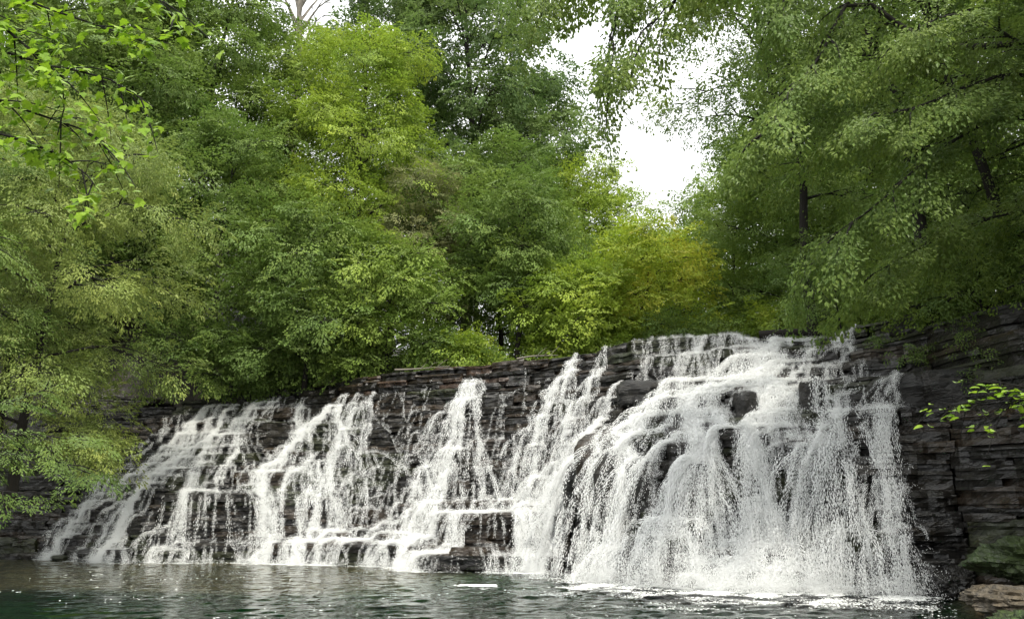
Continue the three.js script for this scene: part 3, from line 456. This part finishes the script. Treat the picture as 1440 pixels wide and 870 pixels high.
const BG = [
  // name, label, spec
  ['dark_tree', 'dark layered tree behind the left end of the crest', { px: 300, D: 43, h: 17, lo: 0.12, Rc: 5, tone: 'mid', sp: 'maple', n: 900, sd: 10 }],
  ['understory_tree', 'small pale green tree overhanging the left crest with low sprays', { px: 430, D: 40, h: 9.5, lo: 0.12, Rc: 4, tone: 'mid', sp: 'maple', n: 700, sd: 11, droop: 0.4 }],
  ['understory_tree', 'low leafy tree reaching over the crest beside the mossy left ledges', { px: 545, D: 40, h: 8, lo: 0.08, Rc: 3.4, tone: 'maple', sp: 'maple', n: 620, sd: 12, droop: 0.4 }],
  ['maple_tree', 'tall bright yellow green maple above the left crest', { px: 490, D: 46, h: 24, lo: 0.22, Rc: 5.6, tone: 'bright', sp: 'maple', n: 1500, limbs: 18, sd: 13 }],
  ['maple_tree', 'mid green maple standing left of the brightest maple', { px: 385, D: 50, h: 24, lo: 0.2, Rc: 5.2, tone: 'maple', sp: 'maple', n: 1200, limbs: 16, sd: 14 }],
  ['olive_tree', 'narrow pale olive tree with feathery dry looking leaves near the centre', { px: 597, D: 45, h: 14.5, lo: 0.35, Rc: 2.6, tone: 'dry', sp: 'fine', n: 620, limbs: 14, sd: 15, rise: 1.1 }],
  ['hardwood_tree', 'very tall blue green hardwood rising behind the centre of the falls', { px: 650, D: 56, h: 40, lo: 0.3, Rc: 7.4, tone: 'blue', sp: 'big', n: 1900, limbs: 22, sd: 16, scale: 1.2, rise: 0.8 }],
  ['hardwood_tree', 'tall grey green hardwood with an open crown beside the sky gap', { px: 745, D: 60, h: 30, lo: 0.3, Rc: 5.2, tone: 'blue', sp: 'big', n: 1100, limbs: 16, sd: 17, scale: 1.2, rise: 0.7 }],
  ['hardwood_tree', 'deep green hardwood on the upper left hillside', { px: 270, D: 50, h: 30, lo: 0.2, Rc: 6, tone: 'mid', sp: 'big', n: 1400, limbs: 18, sd: 18, scale: 1.1 }],
  ['hardwood_tree', 'dusky green hardwood high on the left hillside behind the olive trees', { px: 150, D: 46, h: 26, lo: 0.2, Rc: 6, tone: 'mid', sp: 'big', n: 1300, limbs: 18, sd: 19, scale: 1.1 }],
  ['hardwood_tree', 'shadowed hardwood at the far left of the hillside', { px: 30, D: 44, h: 26, lo: 0.2, Rc: 6, tone: 'mid', sp: 'big', n: 1300, limbs: 18, sd: 20, scale: 1.1 }],
  ['hardwood_tree', 'tall hardwood between the bright maple and the hillside trees', { px: 540, D: 58, h: 36, lo: 0.3, Rc: 6, tone: 'blue', sp: 'big', n: 1200, limbs: 18, sd: 21, scale: 1.2 }],
  ['beech_tree', 'fresh green tree with a rounded crown right of centre above the crest', { px: 830, D: 56, h: 19, lo: 0.15, Rc: 5.6, tone: 'bright', sp: 'maple', n: 1300, limbs: 18, sd: 22 }],
  ['beech_tree', 'dark green tree with slender black trunk behind the middle crest', { px: 700, D: 47, h: 17, lo: 0.25, Rc: 4.8, tone: 'mid', sp: 'maple', n: 900, limbs: 14, sd: 23, rt: 0.2 }],
  ['beech_tree', 'shadowy tree with twin dark trunks just behind the middle crest', { px: 728, D: 42, h: 12, lo: 0.4, Rc: 3.6, tone: 'mid', sp: 'maple', n: 520, limbs: 12, sd: 24, rt: 0.2 }],
  ['thicket_tree', 'low yellow green bushy tree above the central crest', { px: 812, D: 41, h: 6.4, lo: 0.1, Rc: 3, tone: 'bright', sp: 'maple', n: 620, limbs: 14, sd: 25 }],
  ['yellow_tree', 'small tree with lemon yellow leaves in the valley behind the falls', { px: 915, D: 43, h: 9.5, lo: 0.25, Rc: 3.6, tone: 'yellow', sp: 'maple', n: 560, limbs: 14, sd: 26 }],
  ['valley_tree', 'hazy green tree below the sky gap in the far valley', { px: 930, D: 78, h: 22, lo: 0.15, Rc: 6, tone: 'mid', sp: 'far', n: 700, sd: 27 }],
  ['valley_tree', 'far rounded tree closing the valley left of the yellow tree', { px: 870, D: 84, h: 23, lo: 0.12, Rc: 6, tone: 'mid', sp: 'far', n: 700, sd: 28 }],
  ['valley_tree', 'far pale tree closing the valley right of the yellow tree', { px: 1010, D: 74, h: 21, lo: 0.12, Rc: 6, tone: 'maple', sp: 'far', n: 700, sd: 29 }],
  ['valley_tree', 'far tree seen between the dark trunks behind the centre crest', { px: 780, D: 80, h: 25, lo: 0.12, Rc: 6.5, tone: 'mid', sp: 'far', n: 700, sd: 30 }],
  ['creek_tree', 'light green tree on the far right bank above the main curtain', { px: 1040, D: 52, h: 17, lo: 0.12, Rc: 5, tone: 'maple', sp: 'maple', n: 950, limbs: 16, sd: 31 }],
  ['creek_tree', 'leaning green tree behind the fallen log on the crest', { px: 1150, D: 44, h: 18, lo: 0.12, Rc: 5.4, tone: 'mid', sp: 'maple', n: 1100, limbs: 16, sd: 32, lean: [-2, 0] }],
  ['creek_tree', 'green tree over the right shoulder of the falls', { px: 1240, D: 38, h: 19, lo: 0.14, Rc: 5.4, tone: 'mid', sp: 'maple', n: 1200, limbs: 18, sd: 33, lean: [-1.5, 0] }],
  ['creek_tree', 'dense green tree uphill behind the black cliff', { px: 1370, D: 40, h: 22, lo: 0.12, Rc: 6, tone: 'mid', sp: 'maple', n: 1200, limbs: 18, sd: 34 }],
  ['creek_tree', 'tall background tree high on the right hillside', { px: 1300, D: 54, h: 27, lo: 0.2, Rc: 6.4, tone: 'maple', sp: 'big', n: 1200, limbs: 18, sd: 35, scale: 1.15 }],
  ['creek_tree', 'farther tall tree on the right hillside beside the picture-high crowns', { px: 1430, D: 52, h: 28, lo: 0.2, Rc: 6.4, tone: 'mid', sp: 'big', n: 1100, limbs: 18, sd: 36, scale: 1.15 }],
  ['bare_tree', 'pale nearly leafless treetop standing above the left maples', { px: 385, D: 62, h: 42, lo: 0.6, Rc: 5, limbs: 22, bare: true, sd: 37, bark: M.barkPale, rise: 1.7, rt: 0.75 }],
];
for (const [n, l, s] of BG) tree(n, l, { ...s, n: s.n * 1.5, limbs: Math.round((s.limbs ?? 14) * 1.4), scale: (s.scale ?? 1) * 1.1, topPow: 0.55 });
// more distant woods, each tree its own
seed(71);
const FAR = [[-60, -80], [-52, -66], [-44, -82], [-36, -72], [-28, -86], [-20, -76], [-12, -92], [-4, -84], [30, -78], [38, -66], [46, -80], [54, -64], [24, -96], [10, -118], [0, -112], [18, -110], [-40, -56], [-34, -62], [30, -56], [42, -50], [-48, -46], [26, -66]];
FAR.forEach(([x, z], i) => { const gap = x > 6 && x < 22; tree('hillside_tree', 'distant leafy tree filling the wooded hillside behind the falls', { x, z, h: gap ? 17 : 26 + (i % 4) * 2, lo: 0.1, Rc: 7, tone: i % 3 ? 'mid' : 'maple', sp: 'far', n: 620, limbs: 14, sd: 200 + i, scale: 1.25, group: 'distant trees of the wooded valley' }); });
// --- right bank: big overhanging trees
limbTree('overhanging_tree', 'big dark limbed tree reaching from the right bank across the top', { trunk: [V(17.5, 7.5, -21), V(17, 11, -20.5), V(16, 16, -20), V(14.5, 22, -19.5)], r0: 0.34, sp: 'near', tone: 'mid', scale: 1.35, sd: 40, droop: 0.5, twigs: 12, limbs: [
  [[V(16, 15.5, -20), [1310, 60, 19], [1205, 0, 18.5], [1150, 85, 18], [1095, 150, 17.6], [1065, 200, 17.4]], 0.13, 280, 1.1, 0.5], [[V(17, 11, -20.5), [1440, 165, 19.5], [1330, 205, 19], [1230, 290, 18.6], [1150, 345, 18.4]], 0.09, 330, 1.3], [[V(16.6, 13, -20), [1440, 105, 19], [1370, 118, 18.6], [1290, 150, 18], [1200, 170, 17.8]], 0.09, 330, 1.3],
  [[V(15.6, 17.5, -20), [1300, -40, 19], [1200, -70, 18.4], [1130, -50, 18], [1090, 20, 18]], 0.12, 260, 1.3, 0.45], [[V(17, 10.5, -20.5), [1420, 300, 20], [1330, 330, 20], [1220, 390, 20]], 0.07, 280, 1.2], [[V(16.5, 14, -20), [1400, 40, 18], [1340, 20, 17.5], [1260, 60, 17]], 0.08, 300, 1.3]] });
tree('leaning_tree', 'leaning tree with thick dark trunk above the black cliff', { x: 14.6, z: -26, y: 8.4, h: 21, lo: 0.3, Rc: 4.8, sp: 'near', tone: 'mid', n: 1500, limbs: 20, sd: 41, lean: [-3.5, 1], rt: 0.3, scale: 1.5 });
tree('leaning_tree', 'slim leaning trunk with leafy crown at the brink of the black cliff', { x: 16.2, z: -24, y: 8.6, h: 18, lo: 0.25, Rc: 4.6, sp: 'near', tone: 'mid', n: 1400, limbs: 18, sd: 42, lean: [-3, 0.5], rt: 0.22, scale: 1.5 });
tree('leaning_tree', 'tree on the right bank spreading above the main curtain of water', { x: 12.4, z: -31, y: 8.8, h: 20, lo: 0.3, Rc: 4.6, sp: 'near', tone: 'mid', n: 1400, limbs: 18, sd: 43, lean: [-2, 1], rt: 0.26, scale: 1.5 });
for (const [x, z, h, l] of [[19, -16, 16, 'broad tree rooted on the right bank beside the mossy stones'], [19.5, -10.5, 16, 'broad tree on the right bank close to the near shore'], [22.5, -20, 16, 'broad tree on the bank behind the black cliff']]) tree('shore_tree', l, { x, z, h, lo: 0.22, Rc: 6, sp: 'maple', tone: 'mid', n: 900, limbs: 20, sd: Math.round(x * 10), scale: 1.5, rt: 0.3 });
limbTree('canopy_tree', 'drooping leafy bough hanging into the sky gap from a tall tree', { trunk: [V(9.2, 0.8, -9), V(9, 7, -9.2), V(8, 13, -10), V(6.5, 18, -11)], r0: 0.32, sp: 'near', tone: 'mid', scale: 0.95, sd: 44, droop: 0.9, twigs: 10, limbs: [
  [[V(8, 13, -10), [1050, -90, 12.5], [960, -60, 13], [885, -10, 13], [860, 40, 13], [855, 100, 13]], 0.09, 260, 0.8, 0.4], [[V(7.4, 15, -10.4), [980, -130, 12.5], [880, -90, 12.8], [790, -20, 13], [750, 15, 13]], 0.08, 230, 0.7, 0.4], [[V(8, 12.5, -10), [1060, -60, 12], [960, -10, 12.6], [920, 30, 12.8], [900, 70, 12.8]], 0.07, 180, 0.8, 0.35], [[V(7, 16.5, -10.8), [960, -200, 12], [840, -160, 12], [740, -80, 12.4]], 0.08, 150, 0.9, 0.4]] });
// --- bushes on the crest and the cliff
const bushes = [[620, 40, 2.2, 'mid', 'leafy bush growing at the crest beside the reddish ledges'], [660, 39, 1.6, 'bright', 'small bright bush at the brink left of the middle chute'], [960, 40, 2.6, 'mid', 'rounded bush behind the dark upper step'], [1030, 42, 2.8, 'maple', 'leafy bush behind the threads of water'], [1105, 40, 3.2, 'bright', 'sunny yellow green bush behind the fallen log'], [1215, 33, 3.0, 'maple', 'bush crowding the top right corner of the falls'], [1270, 31, 3.0, 'maple', 'light green bush on top of the black cliff'], [1340, 29, 2.4, 'mid', 'dark bush on the shady cliff top'], [900, 46, 3, 'mid', 'bush at the edge of the creek under the yellow tree'], [400, 41, 2.4, 'mid', 'dark bush in shade at the left crest'], [500, 41, 2.2, 'mid', 'shaded bush under the bright maple'], [330, 41, 2.6, 'mid', 'black green bush at the far left crest'], [1185, 30, 3.4, 'mid', 'bush hiding the foot of the leaning trunk above the log'], [1310, 27.5, 4.2, 'mid', 'large bush between the leaning trunks above the black cliff'], [1370, 26, 4.4, 'mid', 'large bush right of the slim leaning trunk'], [1440, 25, 4.6, 'mid', 'shaded bush at the far end of the cliff top'], [1255, 34, 4.6, 'maple', 'tall light green bush behind the right corner of the falls']];
bushes.forEach(([px, D, h, tone, label], i) => tree('bush', label, { px, D, h: h * 1.15, lo: 0.05, Rc: h * 0.8, tone, sp: (i > 4 && i < 8) || i > 11 ? 'near' : 'maple', n: i > 11 ? 520 : 320, limbs: 10, sd: 300 + i, rt: 0.05, scale: 0.9, rise: 0.7 }));
for (const [px, py, D, r, n] of [[1290, 490, 24.5, 0.7, 40], [1385, 470, 22.5, 0.9, 60], [1400, 520, 21.5, 0.8, 40], [1240, 480, 26, 0.5, 26]]) {
  const c = at(px, py, D), g = new THREE.Group(); g.position.copy(c); const it = []; seed(px); for (let i = 0; i < n; i++) { const d = V(gs(), gs() * 0.6 - 0.3, Math.abs(gs())).normalize(); it.push([sprayMatrix(V(gs() * r, gs() * r * 0.7, gs() * 0.3), d, 0.8), gs()]); }
  part(g, 'stem', tubeGeo([V(0, -0.4, -0.6), V(0, 0, -0.2), V(0.1, 0.3, 0.1)], 0.03, 0.01, 5, 5), M.bark); foliage(g, 'leaves', SP.near[0], LEAF2, it, TONE.mid);
  top(g, 'cliff_plant', { label: 'leafy plant rooted in the face of the black cliff', category: 'plant', group: 'plants on the black cliff' });
}
[[34.6, 2.4, 'bush spilling over the brink beside the red rock'], [35.8, 3.0, 'thick bush drooping over the black cliff edge'], [37.0, 3.2, 'broad bush rooted on the cliff brink under the slim trunk'], [38.2, 3.4, 'bush on the cliff brink where the wall turns to the pool'], [39.6, 3.4, 'outermost bush on the cliff brink']].forEach(([u, h, label], i) => { const p = V(u, crestH(u) - 0.25, crestW(u) - 0.6).applyMatrix4(frame); tree('brink_bush', label, { x: p.x, y: p.y, z: p.z, h, lo: 0.05, Rc: h * 0.72, tone: i % 2 ? 'mid' : 'maple', sp: 'near', n: 420, limbs: 12, sd: 330 + i, rt: 0.05, scale: 1, droop: 0.6, rise: 0.5 }); });
for (let i = 0; i < 16; i++) { seed(900 + i); const u = 6 + i * 0.95 + rr(-0.3, 0.3), p = V(u, crestH(u) - 0.05, crestW(u) - rr(0.4, 1.2)).applyMatrix4(frame), g = new THREE.Group(), it = []; g.position.copy(p); const n = 10 + Math.floor(R() * 10); for (let k = 0; k < n; k++) { const a = R() * 6.3; it.push([sprayMatrix(V(gs() * 0.1, 0.05, gs() * 0.1), V(Math.cos(a), rr(0.2, 0.9), Math.sin(a)), rr(0.5, 0.95)), gs()]); } foliage(g, 'fronds', SP.near[i % 2], LEAF2, it, TONE[i % 3 ? 'maple' : 'bright']); part(g, 'root_stock', tubeGeo([V(0, -0.3, 0), V(0.02, -0.1, 0), V(0, 0.1, 0)], 0.05, 0.03, 4, 6), M.bark); top(g, 'fern', { label: 'small leafy fern growing on the stony brink of the falls', category: 'fern', group: 'ferns along the brink' }); }
// forest floor greenery
seed(81);
{
  const it = []; for (let i = 0; i < 9000 && it.length < 5200; i++) { const x = rr(-60, 50), z = rr(-95, -26), [u, w] = uw(x, z); if (w > crestW(clamp(u, -9, 42)) - 2.2 && u > -7 && u < 36) continue; if (u > 19 && u < 33 && w < -6 && w > -60) continue; const y = ground(x, z); it.push([sprayMatrix(V(x, y + rr(0.1, 0.7), z), V(gs(), rr(-0.2, 0.5), gs()), rr(0.7, 1.4)), gs()]); }
  const im = new THREE.InstancedMesh(SP.far[0], LEAF, it.length); const T = TONE.mid; it.forEach(([m], i) => { im.setMatrixAt(i, m); const b = 0.8 + R() * 0.5; im.setColorAt(i, cc.setRGB(T[0] * b, T[1] * b, T[2] * b)); });
  top(im, 'ground_cover', { kind: 'stuff', label: 'ferns and saplings covering the forest floor', category: 'undergrowth' });
}
console.log('trees', trees, 'sprays', sprays);

// ---------------------------------------------------------------- near leaves
function lobedLeaf(sd) {
  seed(sd); const out = [[0, 0], [0.18, 0.06], [0.5, 0.1], [0.42, 0.3], [0.56, 0.55], [0.3, 0.55], [0.2, 0.72], [0, 1.05], [-0.2, 0.72], [-0.3, 0.55], [-0.56, 0.55], [-0.42, 0.3], [-0.5, 0.1], [-0.18, 0.06]], c = [0, 0.42], P = [];
  const z = (x, y) => -0.35 * x * x - 0.18 * y * y + 0.12 * Math.abs(x), k = rr(0.85, 1.15);
  for (let i = 0; i < out.length; i++) { const a = out[i], b = out[(i + 1) % out.length]; for (const [x, y] of [c, a, b]) P.push(x * k, z(x, y), y); }
  const g = new THREE.BufferGeometry(); g.setAttribute('position', new THREE.Float32BufferAttribute(P, 3)); g.computeVertexNormals(); return g;
}
const leafGeos = [1, 2, 3].map(i => lobedLeaf(500 + i));
const ovalGeos = [1, 2, 3].map(i => { const g = new THREE.CircleGeometry(0.5, 10), p = g.attributes.position; for (let k = 0; k < p.count; k++) { const x = p.getX(k), y = p.getY(k); p.setXYZ(k, x * (0.62 + i * 0.05) * (1 - 0.5 * Math.max(0, y)), -0.25 * y * y + 0.25 * Math.abs(x), y + 0.5); } g.computeVertexNormals(); return g; });
const nearTones = [[0.22, 0.38, 0.02], [0.27, 0.43, 0.025], [0.17, 0.30, 0.018], [0.30, 0.46, 0.03]].map(t => { const m = leafMat(0.5); m.color = col(...t); return m; });
function nearTree(name, label, { trunk, r0, limbs, size, sd, n, more = 0, category = 'tree', leafSet = leafGeos, flat = false }) {
  seed(sd); const g = new THREE.Group(), base = trunk[0].clone(); g.position.copy(base); part(g, 'trunk', tubeGeo(trunk.map(p => p.clone().sub(base)), r0, r0 * 0.4, 12, 9), M.bark);
  const anchors = [], limbMesh = [];
  for (const pin of limbs) {
    const pts = pin.map(p => (p.isVector3 ? p : at(...p)).clone().sub(base)), lc = new THREE.CatmullRomCurve3(pts), geos = [tubeGeo(pts, r0 * 0.22, 0.004, 14, 6)];
    for (let q = 0; q < 16; q++) { const f = 0.3 + 0.68 * (q + R() * 0.6) / 16, b = lc.getPointAt(f), d = lc.getTangentAt(f), e = b.clone().addScaledVector(d, rr(0.1, 0.4)).add(V(gs() * 0.35, gs() * 0.25 - 0.12, gs() * 0.4)); geos.push(tubeGeo([b, b.clone().lerp(e, 0.5).add(V(0, 0.03, 0)), e], 0.008, 0.003, 4, 4)); anchors.push([b, e, limbs.indexOf(pin)]); }
    limbMesh.push(part(g, 'limb', mergeGeometries(geos), M.bark));
  }
  for (let i = 0; i < n; i++) { const [b, e, li] = anchors[Math.floor(R() * anchors.length)], p = b.clone().lerp(e, R() * 1.15).add(V(gs() * 0.07, gs() * 0.06 - 0.03, gs() * 0.07)); const m = part(limbMesh[li], 'leaf', leafSet[i % 3], nearTones[Math.floor(R() * 4)]); m.matrixAutoUpdate = true; m.applyMatrix4(sprayMatrix(p, flat ? V(gs() - 0.6, -0.1 + gs() * 0.2, gs() + 0.4) : V(gs() * 1.2, -rr(0.1, 0.9), gs() + 0.5), size * rr(0.65, 1.2), flat ? 0.5 : 0.8)); }
  if (more) { const it = []; for (let i = 0; i < more; i++) { const [b, e] = anchors[Math.floor(R() * anchors.length)]; it.push([sprayMatrix(b.clone().lerp(e, R() * 1.1).add(V(gs() * 0.12, gs() * 0.1, gs() * 0.12)), V(gs() * 1.2, -rr(0.1, 0.9), gs() + 0.5), size * rr(0.5, 1), 0.8), gs()]); } foliage(g, 'leaves', leafGeos[0], LEAF2, it, [0.22, 0.37, 0.02]); }
  return top(g, name, { label, category });
}
nearTree('sycamore_tree', 'near tree with big bright lobed leaves hanging in from the upper left', { trunk: [V(-6.2, 0.4, -4), V(-6, 3, -4.2), V(-5.6, 6, -4.8), V(-5.2, 8, -5)], r0: 0.14, size: 0.095, sd: 61, n: 300, more: 1500, limbs: [
  [V(-5.7, 5.4, -4.7), [-60, -30, 5.6], [60, 10, 5.8], [150, 40, 6], [230, 70, 6]], [V(-5.7, 5, -4.7), [-50, 60, 5.6], [60, 90, 5.8], [150, 110, 6], [215, 150, 6]], [V(-5.7, 4.6, -4.7), [-60, 130, 5.4], [50, 160, 5.7], [130, 190, 5.9], [160, 225, 5.9]], [V(-5.6, 5.8, -4.8), [0, -80, 5.6], [120, -40, 5.8], [215, -10, 6], [255, 40, 6]], [V(-5.7, 4.8, -4.7), [-40, 180, 5.4], [40, 200, 5.6], [110, 235, 5.8], [140, 270, 5.8]], [V(-5.7, 5.2, -4.7), [-50, 10, 5.4], [30, 60, 5.5], [90, 120, 5.6], [80, 190, 5.7]]] });
nearTree('sapling', 'near leafy twig reaching in from the right before the black cliff', { trunk: [V(6.6, 0.9, -8.2), V(6.5, 2, -8.3), V(6.4, 3.2, -8.4), V(6.3, 4, -8.4)], r0: 0.06, size: 0.10, sd: 62, n: 130, leafSet: ovalGeos, flat: true, limbs: [[V(6.4, 3.2, -8.4), [1480, 560, 8.6], [1400, 563, 8.8], [1310, 580, 9]], [V(6.4, 3.4, -8.4), [1490, 530, 8.6], [1450, 550, 8.7], [1405, 580, 8.8]], [V(6.4, 3.4, -8.4), [1480, 540, 8.4], [1440, 545, 8.5], [1400, 535, 8.6]]] });

// ---------------------------------------------------------------- small things: log, mossy bank stones
seed(91);
{
  const a = at(1078, 470, 31), b = at(1168, 468, 30), g = new THREE.Group(); g.position.copy(a); const d = b.clone().sub(a);
  part(g, 'log', tubeGeo([V(-0.3, -0.05, 0), d.clone().multiplyScalar(0.4).add(V(0, 0.06, 0)), d.clone().multiplyScalar(0.75).add(V(0, 0.02, 0)), d], 0.2, 0.12, 14, 9), M.bark);
  part(g, 'branch_stub', tubeGeo([d.clone().multiplyScalar(0.6), d.clone().multiplyScalar(0.66).add(V(0, 0.3, 0.1)), d.clone().multiplyScalar(0.7).add(V(0, 0.42, 0.1))], 0.05, 0.02, 5, 5), M.bark);
  top(g, 'fallen_log', { label: 'dark fallen log lying across the brink of the main curtain', category: 'log' });
}
for (const [u, L, l] of [[7.4, 2.2, 'bare fallen branch caught on the brink above the left cascade'], [13.2, 2.8, 'weathered branch lying along the brink over the reddish ledges'], [19.2, 1.9, 'short dead branch lodged on the dry part of the brink']]) {
  seed(Math.round(u * 100)); const p = V(u, crestH(u) + 0.12, crestW(u) - 0.25).applyMatrix4(frame), g = new THREE.Group(); g.position.copy(p); g.rotation.y = -ANG + rr(-0.25, 0.25);
  part(g, 'stem', tubeGeo([V(-L / 2, 0, 0), V(-L / 6, rr(0, 0.12), rr(-0.1, 0.1)), V(L / 5, rr(0, 0.15), 0), V(L / 2, rr(0.05, 0.3), 0.1)], 0.055, 0.015, 12, 7), M.barkPale);
  for (let k = 0; k < 3; k++) { const x = rr(-0.1, 0.4) * L; part(g, 'twig', tubeGeo([V(x, 0.06, 0), V(x + 0.2, 0.25, gs() * 0.2), V(x + 0.4, rr(0.2, 0.6), gs() * 0.3)], 0.018, 0.006, 5, 5), M.barkPale); }
  top(g, 'fallen_branch', { label: l, category: 'branch' });
}
for (const [px, py, D, a, b, c, m, l] of [[1440, 790, 19, 1.1, 0.5, 1.0, 'moss', 'moss covered rock slope at the foot of the black cliff'], [1425, 845, 16.6, 0.85, 0.3, 1.2, 'gravel', 'flat tan gravelly slab on the right shore'], [1448, 880, 14.8, 0.6, 0.22, 0.7, 'moss', 'low mossy stone at the corner of the right shore'], [1345, 822, 21.2, 0.6, 0.4, 0.5, 'rockDark', 'wet black boulder where the right curtain meets the pool']]) {
  const g = new THREE.IcosahedronGeometry(1, 24), p = g.attributes.position; for (let i = 0; i < p.count; i++) { const v = V(p.getX(i), p.getY(i), p.getZ(i)), st = Math.round(v.y * 5 + 0.8 * nz(v.x * 2, v.z * 2, px)) / 5; v.y = v.y * 0.45 + st * 0.55; v.multiplyScalar(1 + 0.42 * nz(v.x * 1.4 + px, v.y * 1.4, v.z * 1.4) + 0.16 * nz(v.x * 4, v.y * 4 + px, v.z * 4) + 0.08 * nz(v.x * 11, v.y * 11 + px, v.z * 11)); p.setXYZ(i, v.x * a, v.y * b, v.z * c); } g.computeVertexNormals();
  const uvp = []; for (let i = 0; i < p.count; i++) uvp.push(p.getX(i) / 2, p.getZ(i) / 2 + p.getY(i) / 2); g.setAttribute('uv', new THREE.Float32BufferAttribute(uvp, 2));
  const o = new THREE.Mesh(g, M[m]); o.position.copy(at(px, py, D)); top(o, 'shore_rock', { label: l, category: 'rock' });
}
renderer.render(scene, camera);
